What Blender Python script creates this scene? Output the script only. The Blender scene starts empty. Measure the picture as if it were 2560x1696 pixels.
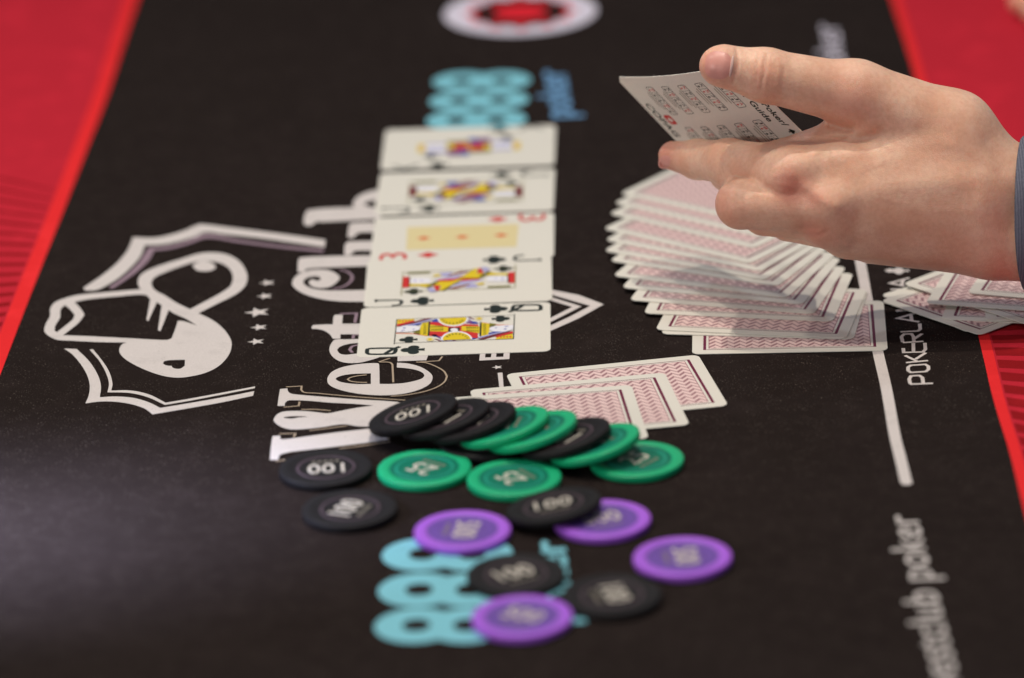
import bpy, math, random
import numpy as np
from mathutils import Vector, Matrix
from mathutils.geometry import tessellate_polygon
random.seed(7)
S = bpy.context.scene
COL = S.collection
# ------------------------------------------------------------------ camera
PITCH = math.radians(21.164); FPX = 11735.0; DIST = 2.144; ROLL = math.radians(2.312)
cam_d = bpy.data.cameras.new('camera'); cam = bpy.data.objects.new('camera', cam_d); COL.objects.link(cam)
cam_d.sensor_width = 36.0; cam_d.lens = 36.0 * FPX / 2560.0
CP = Vector((0, -DIST * math.cos(PITCH), DIST * math.sin(PITCH)))
FW = Vector((0, math.cos(PITCH), -math.sin(PITCH))); _U = Vector((0, math.sin(PITCH), math.cos(PITCH))); _X = Vector((1, 0, 0))
RT = _X * math.cos(ROLL) - _U * math.sin(ROLL); UP = _U * math.cos(ROLL) + _X * math.sin(ROLL)
cam.location = CP; cam.rotation_euler = Matrix((RT, UP, -FW)).transposed().to_euler()
cam_d.clip_start = 0.05; cam_d.clip_end = 60
cam_d.dof.use_dof = True; cam_d.dof.focus_distance = 2.112; cam_d.dof.aperture_fstop = 4.1; cam_d.dof.aperture_blades = 0
S.camera = cam
# ------------------------------------------------------------------ world and lamps (indoor hall: ceiling lamps, soft room light)
w = bpy.data.worlds.new('World'); S.world = w; w.use_nodes = True
bg = w.node_tree.nodes['Background']; bg.inputs[0].default_value = (0.74, 0.82, 1.0, 1); bg.inputs[1].default_value = 0.18
def lamp(name, loc, target, power, size, col):
    l = bpy.data.lights.new(name, 'AREA'); l.shape = 'DISK'; l.size = size; l.energy = power; l.color = col
    o = bpy.data.objects.new(name, l); COL.objects.link(o); o.location = loc
    o.rotation_euler = (Vector(target) - Vector(loc)).to_track_quat('-Z', 'Y').to_euler()
    return o
WARM = (1.0, 0.89, 0.75)
lamp('ceiling_lamp', (-0.06, -0.95, 1.45), (0.02, -0.12, 0), 2.4, 0.032, WARM)
lamp('ceiling_lamp', (0.02, 0.16, 1.45), (0.0, -0.12, 0), 7.3, 0.032, WARM)
lamp('ceiling_lamp', (-0.06, -0.14, 1.45), (-0.02, -0.15, 0), 5.0, 0.032, WARM)
lamp('ceiling_lamp', (-0.80, 0.02, 1.40), (-0.15, -0.1, 0), 4.6, 0.10, (1.0, 0.92, 0.80))
lamp('ceiling_lamp', (-0.12, 0.80, 1.60), (0.0, 0.25, 0), 3.2, 0.10, (0.80, 0.88, 1.0))
lamp('added_card_fill', (-1.35, -1.60, 0.55), (0.1, 0.0, 0.08), 10.5, 0.25, (1.0, 0.93, 0.88))  # added fill light that brightens the held card, stands for no real lamp
sp = bpy.data.lights.new('added_haze_spot', 'SPOT'); sp.energy = 290; sp.color = (0.64, 0.71, 1.0); sp.spot_size = math.radians(15.5); sp.spot_blend = 1.0; sp.shadow_soft_size = 0.06  # added cool spot, imitates the bluish haze over the near left cloth
so = bpy.data.objects.new('added_haze_spot', sp); COL.objects.link(so); so.location = (-0.85, -0.30, 0.42)
so.rotation_euler = (Vector((-0.272, -0.208, 0)) - Vector(so.location)).to_track_quat('-Z', 'Y').to_euler()
S.view_settings.view_transform = 'Standard'; S.view_settings.look = 'None'; S.view_settings.exposure = 0; S.view_settings.gamma = 1
# ------------------------------------------------------------------ geometry of the photograph's view: source pixel -> point on a horizontal plane
def ray(u, v): return FW + RT * ((u - 1280) / FPX) + UP * ((848 - v) / FPX)
def P(u, v, z=0.0):
    d = ray(u, v); return CP + d * ((z - CP.z) / d.z)
def crop(x0, y0, s):
    return lambda pts, z=0.0: [P(x0 + x / s, y0 + y / s, z) for x, y in pts]
# ------------------------------------------------------------------ helpers
def lin(r, g, b):
    f = lambda c: (c / 255 / 12.92) if c / 255 <= 0.04045 else ((c / 255 + 0.055) / 1.055) ** 2.4
    return (f(r), f(g), f(b), 1)
class NT:
    def __init__(s, name, rough=0.6, spec=0.3):
        s.mat = bpy.data.materials.new(name); s.mat.use_nodes = True; s.t = s.mat.node_tree; s.b = s.t.nodes['Principled BSDF']
        s.b.inputs['Roughness'].default_value = rough; s.b.inputs['Specular IOR Level'].default_value = spec
    def new(s, typ, **kw):
        n = s.t.nodes.new(typ)
        for k, v in kw.items(): setattr(n, k, v)
        return n
    def put(s, sock, v):
        if hasattr(v, 'is_linked'): s.t.links.new(v, sock)
        else: sock.default_value = v
    def m(s, op, a, b=0.0, c=0.0, clamp=False):
        n = s.new('ShaderNodeMath', operation=op, use_clamp=clamp); s.put(n.inputs[0], a); s.put(n.inputs[1], b)
        if op in ('SMOOTH_MIN', 'MULTIPLY_ADD', 'COMPARE'): s.put(n.inputs[2], c)
        return n.outputs[0]
    def mix(s, f, a, b):
        n = s.new('ShaderNodeMix', data_type='RGBA'); s.put(n.inputs[0], f); s.put(n.inputs[6], a); s.put(n.inputs[7], b); return n.outputs[2]
    def coord(s, which='Object'):
        n = s.new('ShaderNodeTexCoord'); return n.outputs[which]
    def noise(s, scale, detail=2, vec=None, rough=0.5):
        n = s.new('ShaderNodeTexNoise'); n.inputs['Scale'].default_value = scale; n.inputs['Detail'].default_value = detail; n.inputs['Roughness'].default_value = rough
        s.t.links.new(vec if vec is not None else s.coord(), n.inputs['Vector']); return n.outputs['Fac']
    def smooth(s, x, lo, hi):
        n = s.new('ShaderNodeMapRange', interpolation_type='SMOOTHSTEP'); s.put(n.inputs[0], x); n.inputs[1].default_value = lo; n.inputs[2].default_value = hi
        n.inputs[3].default_value = 0; n.inputs[4].default_value = 1; return n.outputs[0]
    def base(s, c): s.put(s.b.inputs['Base Color'], c)
    def bump(s, h, strength, dist):
        n = s.new('ShaderNodeBump'); n.inputs['Strength'].default_value = strength; n.inputs['Distance'].default_value = dist
        s.t.links.new(h, n.inputs['Height']); s.t.links.new(n.outputs[0], s.b.inputs['Normal'])
def cloth_mat(name, col, var=0.35, speck=0.0, sheen=0.0):
    n = NT(name, 0.95, 0.0)
    co = n.coord()
    fine = n.noise(2600, 3, co, 0.7); big = n.noise(14, 3, co)
    c2 = tuple(min(1, x * (1 + var)) for x in col[:3]) + (1,); c1 = tuple(x * (1 - var) for x in col[:3]) + (1,)
    c = n.mix(n.m('ADD', n.m('MULTIPLY', n.smooth(fine, 0.3, 0.7), 0.75), n.m('MULTIPLY', big, 0.25)), c1, c2)
    if speck:
        mp = n.new('ShaderNodeMapping'); mp.inputs['Scale'].default_value = (1, 0.45, 1); mp.inputs['Rotation'].default_value = (0, 0, 0.7); n.t.links.new(co, mp.inputs[0])
        lint = n.noise(1500, 1, mp.outputs[0]); patch = n.noise(120, 2, co)
        f = n.m('MULTIPLY', n.smooth(lint, 0.60, 0.74), n.smooth(patch, 0.36, 0.62))
        c = n.mix(n.m('MULTIPLY', f, speck), c, (0.20, 0.165, 0.14, 1))
    rub = n.noise(38, 4, co, 0.65); c = n.mix(n.m('MULTIPLY', n.smooth(rub, 0.50, 0.72), 0.30), c, tuple(min(1, x * 1.7) for x in col[:3]) + (1,))
    n.base(c); n.bump(n.m('ADD', fine, n.m('MULTIPLY', n.noise(9, 2, co), 6.0)), 0.35, 0.0003)
    n.b.inputs['Sheen Weight'].default_value = sheen; n.b.inputs['Sheen Roughness'].default_value = 0.5
    return n.mat
def flat_mat(name, rgb, rough=0.6, spec=0.3, grain=0.10, scale=1800):
    n = NT(name, rough, spec); col = lin(*rgb)
    f = n.noise(scale, 2)
    n.base(n.mix(n.smooth(f, 0.3, 0.7), tuple(x * (1 - grain) for x in col[:3]) + (1,), tuple(min(1, x * (1 + grain)) for x in col[:3]) + (1,)))
    return n.mat
def print_mat(name, rgb, dark=0.35):
    n = NT(name, 0.8, 0.12); col = lin(*rgb); co = n.coord('Object')
    weave = n.noise(2600, 3, co, 0.7); wear = n.noise(70, 4, co, 0.65); pit = n.noise(900, 2, co)
    c = n.mix(n.smooth(weave, 0.35, 0.65), tuple(x * 0.86 for x in col[:3]) + (1,), col)
    c = n.mix(n.m('MULTIPLY', n.smooth(wear, 0.50, 0.78), 0.22), c, tuple(x * 0.5 for x in col[:3]) + (1,))
    c = n.mix(n.m('MULTIPLY', n.smooth(pit, 0.66, 0.76), dark), c, (0.05, 0.04, 0.038, 1))
    n.base(c); n.bump(weave, 0.3, 0.0002); return n.mat
def tag(o, label=None, cat=None, group=None, kind=None):
    if label: o['label'] = label
    if cat: o['category'] = cat
    if group: o['group'] = group
    if kind: o['kind'] = kind
    return o
def empty(name, loc, parent=None):
    o = bpy.data.objects.new(name, None); COL.objects.link(o); o.location = loc; o.empty_display_size = 0.02
    if parent: o.parent = parent
    return o
def mesh(name, verts, faces, mats, smooth=False, fm=None):
    me = bpy.data.meshes.new(name); me.from_pydata([tuple(v) for v in verts], [], faces)
    for m in (mats if isinstance(mats, (list, tuple)) else [mats]): me.materials.append(m)
    if fm: me.polygons.foreach_set('material_index', fm)
    if smooth: me.polygons.foreach_set('use_smooth', [True] * len(me.polygons))
    me.update(); return me
def obj(name, me, parent=None, loc=(0, 0, 0), rot=(0, 0, 0)):
    o = bpy.data.objects.new(name, me); COL.objects.link(o); o.location = loc; o.rotation_euler = rot
    if parent: o.parent = parent
    return o
def smooth_ring(pts, n=5, closed=True, sharp=48):
    L = len(pts); V = [Vector(p[:2]) for p in pts]; out = []
    def corner(i):
        if not closed and i in (0, L - 1): return True
        a, b = V[i] - V[i - 1], V[(i + 1) % L] - V[i]
        if a.length < 1e-6 or b.length < 1e-6: return True
        return math.degrees(a.angle(b)) > sharp
    cn = [corner(i) for i in range(L)]
    for i in range(L if closed else L - 1):
        j = (i + 1) % L; p0, p1 = V[i], V[j]; ch = p1 - p0
        t0 = ch if cn[i] else ((p1 - V[i - 1]).normalized() * ch.length)
        t1 = ch if cn[j] else ((V[(j + 1) % L] - p0).normalized() * ch.length)
        for k in range(n):
            t = k / n; h00 = 2*t**3 - 3*t*t + 1; h10 = t**3 - 2*t*t + t; h01 = -2*t**3 + 3*t*t; h11 = t**3 - t*t
            out.append(tuple(p0*h00 + t0*h10 + p1*h01 + t1*h11))
    if not closed: out.append(tuple(V[-1]))
    return out
def fill(rings, z):          # rings of 2-D/3-D world points: outer ring then holes -> flat triangles
    vl = [[Vector((p[0], p[1], 0)) for p in r] for r in rings]
    tri = tessellate_polygon(vl); vs = [(p.x, p.y, z) for r in vl for p in r]; fs = []
    for a, b, c in tri:
        A, B, C = Vector(vs[a]), Vector(vs[b]), Vector(vs[c]); k = (B - A).cross(C - A).z
        if abs(k) < 1e-14: continue
        fs.append((a, b, c) if k > 0 else (a, c, b))
    return vs, fs
def strip(pts, wd, z, closed=False):   # constant width ribbon along world points
    V = [Vector((p[0], p[1])) for p in pts]; L = len(V); vs = []; fs = []
    for i in range(L):
        a = V[i] - V[i - 1] if (i or closed) else V[1] - V[0]
        b = V[(i + 1) % L] - V[i] if (i < L - 1 or closed) else a
        a = a.normalized(); b = b.normalized(); t = (a + b)
        t = t.normalized() if t.length > 1e-5 else a
        nrm = Vector((-t.y, t.x)); k = min(2.0, 1 / max(0.4, nrm.dot(Vector((-a.y, a.x)))))
        for s in (1, -1): q = V[i] + nrm * (s * k * wd / 2); vs.append((q.x, q.y, z))
    for i in range(L if closed else L - 1):
        j = (i + 1) % L; fs.append((2*i + 1, 2*j + 1, 2*j, 2*i))
    return vs, fs
class Print:                            # flat print lying on one thing (children of it)
    def __init__(s, parent, z): s.p = parent; s.z = z; s.k = 0; s.o = Vector(parent.location)
    def _z(s): s.k += 1; return s.z + (s.k % 40) * 0.000012
    def add(s, name, vf, mat):
        vs = [(x - s.o.x, y - s.o.y, zz - s.o.z) for x, y, zz in vf[0]]
        return obj(name, mesh(name, vs, vf[1], mat), s.p)
    def poly(s, name, C, outer, mat, holes=(), sm=True, n=5, sharp=48):
        z = s._z(); rs = [smooth_ring(r, n, True, sharp) if sm else r for r in [outer] + list(holes)]
        return s.add(name, fill([C(r, z) for r in rs], z), mat)
    def line(s, name, C, pts, wd, mat, closed=False, sm=True, sharp=40):
        z = s._z(); q = smooth_ring(pts, 5, closed, sharp) if sm and len(pts) > 2 else pts
        return s.add(name, strip(C(q, z), wd, z, closed), mat)
    def world(s, name, rings, mat):
        z = s._z(); return s.add(name, fill(rings, z), mat)
    def text(s, name, body, O, ex, ey, mat, bbox=None):   # unit box of the lettering mapped to O + x*ex + y*ey
        z = s._z(); vs, fs = text_mesh(body); v2 = []
        for x, y in vs: q = Vector(O) + Vector(ex) * x + Vector(ey) * y; v2.append((q.x, q.y, z))
        if Vector((ex[0], ex[1])).cross(Vector((ey[0], ey[1]))) < 0: fs = [f[::-1] for f in fs]
        return s.add(name, (v2, fs), mat)
_tc = {}; BOLD = {'COPAG', 'poker', 'Guia de Poker/', 'Poker Guide'}
def text_mesh(body, bold=0.0):
    if body in _tc: return _tc[body]
    cu = bpy.data.curves.new('lettering', 'FONT'); cu.body = body; cu.resolution_u = 3; cu.offset = 0.022 if body in BOLD else 0.0
    o = bpy.data.objects.new('lettering', cu); COL.objects.link(o); dg = bpy.context.evaluated_depsgraph_get()
    me = bpy.data.meshes.new_from_object(o.evaluated_get(dg)); vs = [(v.co.x, v.co.y) for v in me.vertices]; fs = []
    for p in me.polygons:
        f = list(p.vertices); A, B, C = [Vector(vs[i]) for i in f[:3]]
        fs.append(f if (B - A).cross(C - B) >= 0 else f[::-1])
    x0 = min(v[0] for v in vs); x1 = max(v[0] for v in vs); y0 = min(v[1] for v in vs); y1 = max(v[1] for v in vs)
    vs = [((x - x0) / (x1 - x0), (y - y0) / (y1 - y0)) for x, y in vs]
    bpy.data.objects.remove(o); bpy.data.curves.remove(cu); bpy.data.meshes.remove(me)
    _tc[body] = (vs, fs); return _tc[body]
def club_ring(r=1.0):       # unit club, up = +y
    cs = [((0, 0.52), 0.46), ((-0.50, -0.08), 0.46), ((0.50, -0.08), 0.46), ((0, 0.12), 0.30)]
    out = []
    for i in range(72):
        a = -math.pi / 2 + 2 * math.pi * (i + 0.5) / 72; dx, dy = math.cos(a), math.sin(a); best = 0.0
        for (cx, cy), cr in cs:
            b = dx * cx + dy * cy; q = b * b - (cx * cx + cy * cy - cr * cr)
            if q > 0: best = max(best, b + math.sqrt(q))
        off = abs((a + math.pi / 2 + math.pi) % (2 * math.pi) - math.pi)
        if off < 0.34: best = max(best, 0.98 / max(0.2, math.cos(off)))
        out.append((dx * best * r, dy * best * r))
    return out
def spade_ring(): return smooth_ring([(0, 1), (.35, .55), (.85, .05), (.8, -.35), (.45, -.5), (.12, -.35), (.3, -1), (-.3, -1), (-.12, -.35), (-.45, -.5), (-.8, -.35), (-.85, .05), (-.35, .55)], 4)
def diamond_ring(): return [(0, 1), (.35, .48), (.75, 0), (.35, -.48), (0, -1), (-.35, -.48), (-.75, 0), (-.35, .48)]
def star_ring(k=5, inner=0.42, a0=math.pi / 2):
    return [((1 if i % 2 == 0 else inner) * math.cos(a0 + i * math.pi / k), (1 if i % 2 == 0 else inner) * math.sin(a0 + i * math.pi / k)) for i in range(2 * k)]
def place(ring, c, up, size):   # ring in unit space -> world, 'up' = world direction of ring's +y
    u = Vector((up[0], up[1])).normalized(); r = Vector((u.y, -u.x))
    return [(c[0] + (r.x * x + u.x * y) * size, c[1] + (r.y * x + u.y * y) * size) for x, y in ring]
# ------------------------------------------------------------------ materials
M_FELT = cloth_mat('black_table_cloth', (0.0200, 0.0150, 0.0142, 1), 0.6, 0.45, 0.0)
M_RED = cloth_mat('red_table_cloth', (0.50, 0.023, 0.040, 1), 0.15)
M_STRIPE = cloth_mat('bright_red_stripe', (0.76, 0.030, 0.034, 1), 0.12)
M_RAY = cloth_mat('dark_red_ray', (0.27, 0.012, 0.016, 1), 0.15)
M_WHITE = print_mat('white_cloth_print', (214, 207, 205))
M_MAUVE = print_mat('mauve_cloth_print', (150, 128, 142))
M_CREAM = print_mat('cream_outline_print', (176, 158, 138))
M_CYAN = print_mat('pale_blue_print', (128, 198, 214))
M_BLUE = print_mat('blue_lettering_print', (112, 160, 204))
M_CRIM = print_mat('crimson_print', (225, 35, 50))
M_LILAC = print_mat('lilac_white_print', (226, 220, 236))
M_CARD = flat_mat('card_stock', (224, 221, 211), 0.42, 0.4, 0.015, 900)
M_INK = flat_mat('black_card_ink', (22, 32, 24), 0.45, 0.4, 0.1)
M_RINK = flat_mat('red_card_ink', (205, 40, 38), 0.45, 0.4, 0.05)
M_ORANGE = flat_mat('orange_card_ink', (216, 100, 45), 0.45, 0.4, 0.05)
M_PALEY = flat_mat('pale_yellow_card_ink', (222, 208, 158), 0.45, 0.4, 0.03)
M_YEL = flat_mat('yellow_card_ink', (222, 196, 20), 0.45, 0.4, 0.05)
M_OLIVE = flat_mat('olive_card_ink', (120, 116, 20), 0.45, 0.4, 0.1)
M_CBLUE = flat_mat('blue_card_ink', (45, 72, 170), 0.45, 0.4, 0.05)
M_LAV = flat_mat('lavender_card_ink', (172, 170, 214), 0.45, 0.4, 0.05)
M_PURP = flat_mat('purple_card_ink', (112, 56, 126), 0.45, 0.4, 0.05)
M_MAROON = flat_mat('maroon_card_ink', (120, 26, 44), 0.45, 0.4, 0.05)
M_FACE = flat_mat('pale_face_ink', (232, 232, 240), 0.45, 0.4, 0.02)
def back_material():
    n = NT('red_card_back', 0.40, 0.4); co = n.coord(); sp_ = n.new('ShaderNodeSeparateXYZ'); n.t.links.new(co, sp_.inputs[0])
    x = n.m('MULTIPLY', sp_.outputs[0], 1000.0); y = n.m('MULTIPLY', sp_.outputs[1], 1000.0)
    ax = n.m('ABSOLUTE', x); ay = n.m('ABSOLUTE', y)
    inside = lambda a, b: n.m('MULTIPLY', n.m('LESS_THAN', ax, a), n.m('LESS_THAN', ay, b))
    tri = n.m('PINGPONG', x, 2.8)
    v = n.m('ADD', n.m('DIVIDE', y, 4.1), n.m('MULTIPLY', tri, 0.27))
    fr = n.m('FRACT', n.m('ADD', v, 100.0))
    flank = n.m('GREATER_THAN', n.m('FRACT', n.m('ADD', n.m('DIVIDE', x, 5.6), 100.0)), 0.5)
    wave = n.smooth(n.m('ABSOLUTE', n.m('SUBTRACT', fr, 0.5)), 0.10, 0.42)
    wave2 = n.smooth(n.m('ABSOLUTE', n.m('SUBTRACT', fr, 0.5)), 0.30, 0.50)
    dark = n.m('ADD', n.m('MULTIPLY', wave, n.m('MULTIPLY', flank, 0.75)), n.m('MULTIPLY', n.m('MULTIPLY', wave2, n.m('SUBTRACT', 1.0, flank)), 0.8))
    field = n.mix(dark, lin(234, 206, 203), lin(112, 22, 58))
    white = lin(224, 221, 211); mar = lin(108, 18, 58)
    c = n.mix(inside(39.0, 26.8), white, mar)          # frame line
    c = n.mix(inside(37.7, 26.25), c, white)
    c = n.mix(inside(36.6, 25.2), c, lin(150, 70, 95))
    c = n.mix(inside(36.3, 24.9), c, field)
    n.base(c); return n.mat
M_BACK = back_material()
def chip_mat(name, rgb, rough=0.38):
    n = NT(name, rough, 0.40 if sum(rgb) > 250 else 0.22); col = lin(*rgb)
    f = n.noise(700, 3); g = n.noise(60, 2)
    n.base(n.mix(n.m('ADD', n.m('MULTIPLY', f, 0.6), n.m('MULTIPLY', g, 0.4)), tuple(x * 0.86 for x in col[:3]) + (1,), tuple(min(1, x * 1.14) for x in col[:3]) + (1,)))
    sc = n.noise(160, 5, None, 0.75); n.put(n.b.inputs['Roughness'], n.m('ADD', rough - 0.14, n.m('MULTIPLY', sc, 0.42)))
    n.bump(n.m('ADD', f, n.m('MULTIPLY', n.smooth(sc, 0.58, 0.64), 0.6)), 0.16, 0.0003); return n.mat
CHIP = {
 'black': (chip_mat('black_chip_clay', (24, 22, 24), 0.55), chip_mat('black_chip_inlay', (22, 19, 21), 0.55), chip_mat('black_chip_ring', (80, 66, 74), 0.45), '100'),
 'green': (chip_mat('green_chip_clay', (14, 170, 116)), chip_mat('green_chip_inlay', (6, 112, 88)), chip_mat('green_chip_ring', (20, 148, 124)), '25'),
 'purple': (chip_mat('purple_chip_clay', (166, 94, 222)), chip_mat('purple_chip_inlay', (104, 72, 158)), chip_mat('purple_chip_ring', (114, 78, 176)), '500')}
M_NUM = flat_mat('pale_chip_lettering', (214, 206, 194), 0.35, 0.5, 0.1)
M_GLINT = flat_mat('dim_chip_lettering', (134, 126, 112), 0.4, 0.5, 0.1)
def skin_material():
    n = NT('skin', 0.46, 0.38); co = n.coord()
    at = n.new('ShaderNodeAttribute'); at.attribute_name = 'flush'; fl = at.outputs['Fac']
    big = n.noise(55, 4, co); fine = n.noise(520, 3, co)
    c = n.mix(n.smooth(big, 0.3, 0.7), lin(240, 200, 174), lin(228, 178, 150))
    c = n.mix(n.m('MULTIPLY', n.smooth(fine, 0.35, 0.7), 0.20), c, lin(200, 140, 114))
    mot = n.noise(190, 4, co, 0.7); c = n.mix(n.m('MULTIPLY', n.smooth(mot, 0.48, 0.72), 0.20), c, lin(206, 136, 116))
    c = n.mix(fl, c, lin(206, 112, 96))
    n.base(c)
    vo = n.new('ShaderNodeTexVoronoi', feature='DISTANCE_TO_EDGE'); vo.inputs['Scale'].default_value = 900; n.t.links.new(co, vo.inputs['Vector'])
    hgt = n.m('ADD', n.m('MULTIPLY', n.smooth(vo.outputs['Distance'], 0.0, 0.25), 0.5), n.m('MULTIPLY', fine, 0.7))
    n.bump(n.m('ADD', hgt, n.m('MULTIPLY', n.noise(260, 4, co, 0.7), 1.0)), 0.20, 0.0005)
    n.b.inputs['Subsurface Weight'].default_value = 0.38; n.b.inputs['Subsurface Radius'].default_value = (1.0, 0.35, 0.2); n.b.inputs['Subsurface Scale'].default_value = 0.005
    return n.mat
M_SKIN = skin_material()
M_NAIL = flat_mat('pink_nail', (216, 152, 140), 0.38, 0.5, 0.04, 300)
M_LUNULA = flat_mat('nail_lunula', (224, 190, 180), 0.3, 0.5, 0.03, 300)
def sleeve_material():
    n = NT('grey_blue_sleeve_cloth', 0.85, 0.15); co = n.coord(); w1 = n.noise(900, 2, co)
    wv = n.new('ShaderNodeTexWave'); wv.inputs['Scale'].default_value = 260; wv.inputs['Distortion'].default_value = 2; n.t.links.new(co, wv.inputs['Vector'])
    n.base(n.mix(n.m('MULTIPLY', n.m('ADD', w1, wv.outputs['Fac']), 0.5), lin(70, 74, 90), lin(118, 120, 134))); n.bump(w1, 0.4, 0.0005); return n.mat
M_SLEEVE = sleeve_material()
# ------------------------------------------------------------------ the poker table and its printed cloth
table = empty('poker_table', (0, 0, 0)); tag(table, 'poker table covered with black cloth with white printed crest and red sides', 'table')
def slab(name, x0, x1, y0, y1, z0, z1, mat, parent):
    v = [(x, y, z) for z in (z0, z1) for x, y in ((x0, y0), (x1, y0), (x1, y1), (x0, y1))]
    return obj(name, mesh(name, v, [(3, 2, 1, 0), (4, 5, 6, 7), (0, 1, 5, 4), (1, 2, 6, 5), (2, 3, 7, 6), (3, 0, 4, 7)], mat), parent)
slab('cloth_top', -0.75, 0.75, -0.70, 1.10, -0.03, 0.0, M_FELT, table)
T = Print(table, 0.00012)
src = crop(0, 0, 1)
LE = [(402, -200), (374, -95), (343.8, 0), (308, 111.6), (267.9, 241), (218.8, 370.5), (156, 535.7), (91.5, 700), (0, 941), (-110, 1240), (-260, 1700)]
RE = [(2180, -200), (2205, -90), (2229, 0), (2277, 156), (2345, 420), (2400, 640), (2444.7, 836.4), (2461, 906), (2481, 992), (2502.7, 1065), (2522.6, 1128), (2560, 1277), (2610, 1460), (2690, 1750)]
lw = [(p.x, p.y) for p in src(smooth_ring(LE, 4, False))]; rw = [(p.x, p.y) for p in src(smooth_ring(RE, 4, False))]
T.world('red_side_panel', [lw + [(-0.745, lw[-1][1]), (-0.745, lw[0][1])]], M_RED)
T.world('red_side_panel', [rw + [(0.745, rw[-1][1]), (0.745, rw[0][1])]], M_RED)
def offset(line, d): return [(x + d, y) for x, y in line]
zr = 0.00020
for ln, dd, pitch, sgn, lo, hi in ((lw, -0.0075, 0.0135, -1, -0.16, 0.245), (rw, 0.0050, 0.0150, 1, -0.36, 0.10)):
    a = ln; b = offset(ln, dd)
    T.add('bright_red_stripe', fill([a + b[::-1]], 0.00030), M_STRIPE)
    ys = [q[1] for q in b][::-1]; xs = [q[0] for q in b][::-1]; y = lo; k = 0
    while y < hi:
        fd = min(1.0, 0.12 + 1.3 * (hi - y) / (hi - lo)) if sgn < 0 else 1.0; h = pitch * (0.55 if sgn < 0 else 0.66) * fd; sl = max(-0.9, min(0.9, (y - 0.11) * 6))
        if sgn > 0: sl = max(-0.9, min(0.9, (y + 0.02) * 6))
        x0 = float(np.interp(y, ys, xs)); x1 = float(np.interp(y + h, ys, xs)); ln_ = 0.30; e = sgn * 0.0008
        q = [(x0 + e, y), (x0 + e + sgn * ln_, y + ln_ * sl), (x1 + e + sgn * ln_, y + h * 1.5 + ln_ * sl * 1.08), (x1 + e, y + h)]
        T.add('dark_red_ray', fill([q], zr + (k % 2) * 0.00004), M_RAY); y += pitch; k += 1
# --- crest ("c": zoom of the photograph 60,500 x2.614)
c = crop(60, 500, 2.61375)
T.poly('printed_shield_stroke', c, [(388,575),(500,500),(600,420),(670,340),(700,280),(712,245),(850,248),(950,230),(1050,200),(1130,165),(1165,160),(1300,175),(1500,200),(1700,225),(1970,262),(1965,310),(1700,272),(1500,245),(1300,225),(1190,212),(1120,240),(1000,275),(900,293),(790,297),(760,370),(700,440),(620,510),(540,560),(470,590),(400,592)], M_WHITE, sharp=30)
T.poly('printed_shield_line', c, [(552,572),(650,505),(740,420),(790,350),(814,312),(930,305),(1050,275),(1190,225),(1400,260),(1700,300),(1960,325),(1955,342),(1700,316),(1400,278),(1200,250),(1080,287),(950,322),(850,332),(820,390),(750,460),(670,520),(580,580)], M_MAUVE, sharp=30)
T.poly('printed_shield_stroke', c, [(262,972),(345,975),(430,1060),(485,1150),(503,1220),(495,1290),(600,1285),(720,1295),(820,1325),(890,1360),(1100,1325),(1300,1290),(1505,1250),(1497,1280),(1300,1322),(1100,1358),(840,1402),(790,1365),(700,1335),(600,1320),(500,1318),(402,1330),(425,1270),(428,1200),(405,1130),(360,1060),(310,1005)], M_WHITE, sharp=30)
T.poly('printed_shield_line', c, [(428,978),(450,976),(510,1050),(555,1120),(578,1200),(570,1246),(700,1246),(820,1273),(925,1326),(1100,1296),(1510,1219),(1508,1231),(1100,1310),(920,1340),(810,1290),(690,1262),(545,1258),(555,1200),(535,1130),(490,1050)], M_WHITE, sharp=30)
T.poly('printed_hat', c, [(132,850),(145,805),(170,760),(172,710),(200,672),(260,645),(350,622),(520,605),(762,584),(745,550),(755,500),(800,465),(900,425),(1030,385),(1150,350),(1250,345),(1340,362),(1410,405),(1450,465),(1460,520),(1435,575),(1370,625),(1260,680),(1140,742),(1230,785),(1300,840),(1345,900),(1357,945),(1340,1010),(1280,1080),(1200,1125),(1100,1152),(1000,1162),(900,1148),(790,1110),(690,1060),(635,1015),(622,980),(640,945),(670,932),(500,930),(300,920),(220,915),(170,895),(140,870)], M_WHITE,
  [[(830,545),(850,510),(920,475),(1010,440),(1110,408),(1200,400),(1290,415),(1350,460),(1365,510),(1350,560),(1300,600),(1200,655),(1085,715),(1000,675),(920,625),(850,585)],
   [(330,668),(420,650),(600,632),(790,620),(825,648),(800,785),(812,792),(868,668),(900,690),(875,852),(892,858),(945,720),(985,745),(1060,778),(1130,822),(1050,795),(1006,790),(990,840),(965,905),(930,916),(700,905),(400,890),(255,885),(300,850),(360,800),(395,750),(370,710)],
   [(200,855),(205,820),(235,770),(240,715),(270,688),(300,715),(330,750),(320,780),(260,830),(215,865)],
   [(1052,1045),(1050,1085),(1020,1103),(985,1102),(965,1092),(968,1085),(930,1082),(908,1070),(915,1055),(950,1048)]])
T.poly('printed_highlight', c, [(1100,430),(1140,405),(1200,403),(1240,420),(1255,445),(1210,465),(1130,460)], M_WHITE)
row_dir = (Vector(P(870, 440)) - Vector(P(850, 1000))).normalized()      # direction in which the printed lettering climbs
LEFT = Vector((-row_dir.y, row_dir.x, 0))
for cx, cy, r in ((1590,545,4.1),(1575,632,4.1),(1527,738,6.4),(1537,836,4.3),(1518,930,4.2)):
    q = c([(cx, cy)])[0]; T.world('printed_star', [place(star_ring(), (q.x, q.y), LEFT, r / 1000)], M_WHITE)
r_ = crop(1180, 700, 5.226)
T.poly('printed_shield_stroke', r_, [(900,105),(1040,130),(1400,200),(1720,320),(1400,500),(1020,670),(900,722),(900,655),(1020,600),(1300,470),(1545,340),(1300,270),(1045,195),(900,168)], M_WHITE, sm=False)
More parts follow.
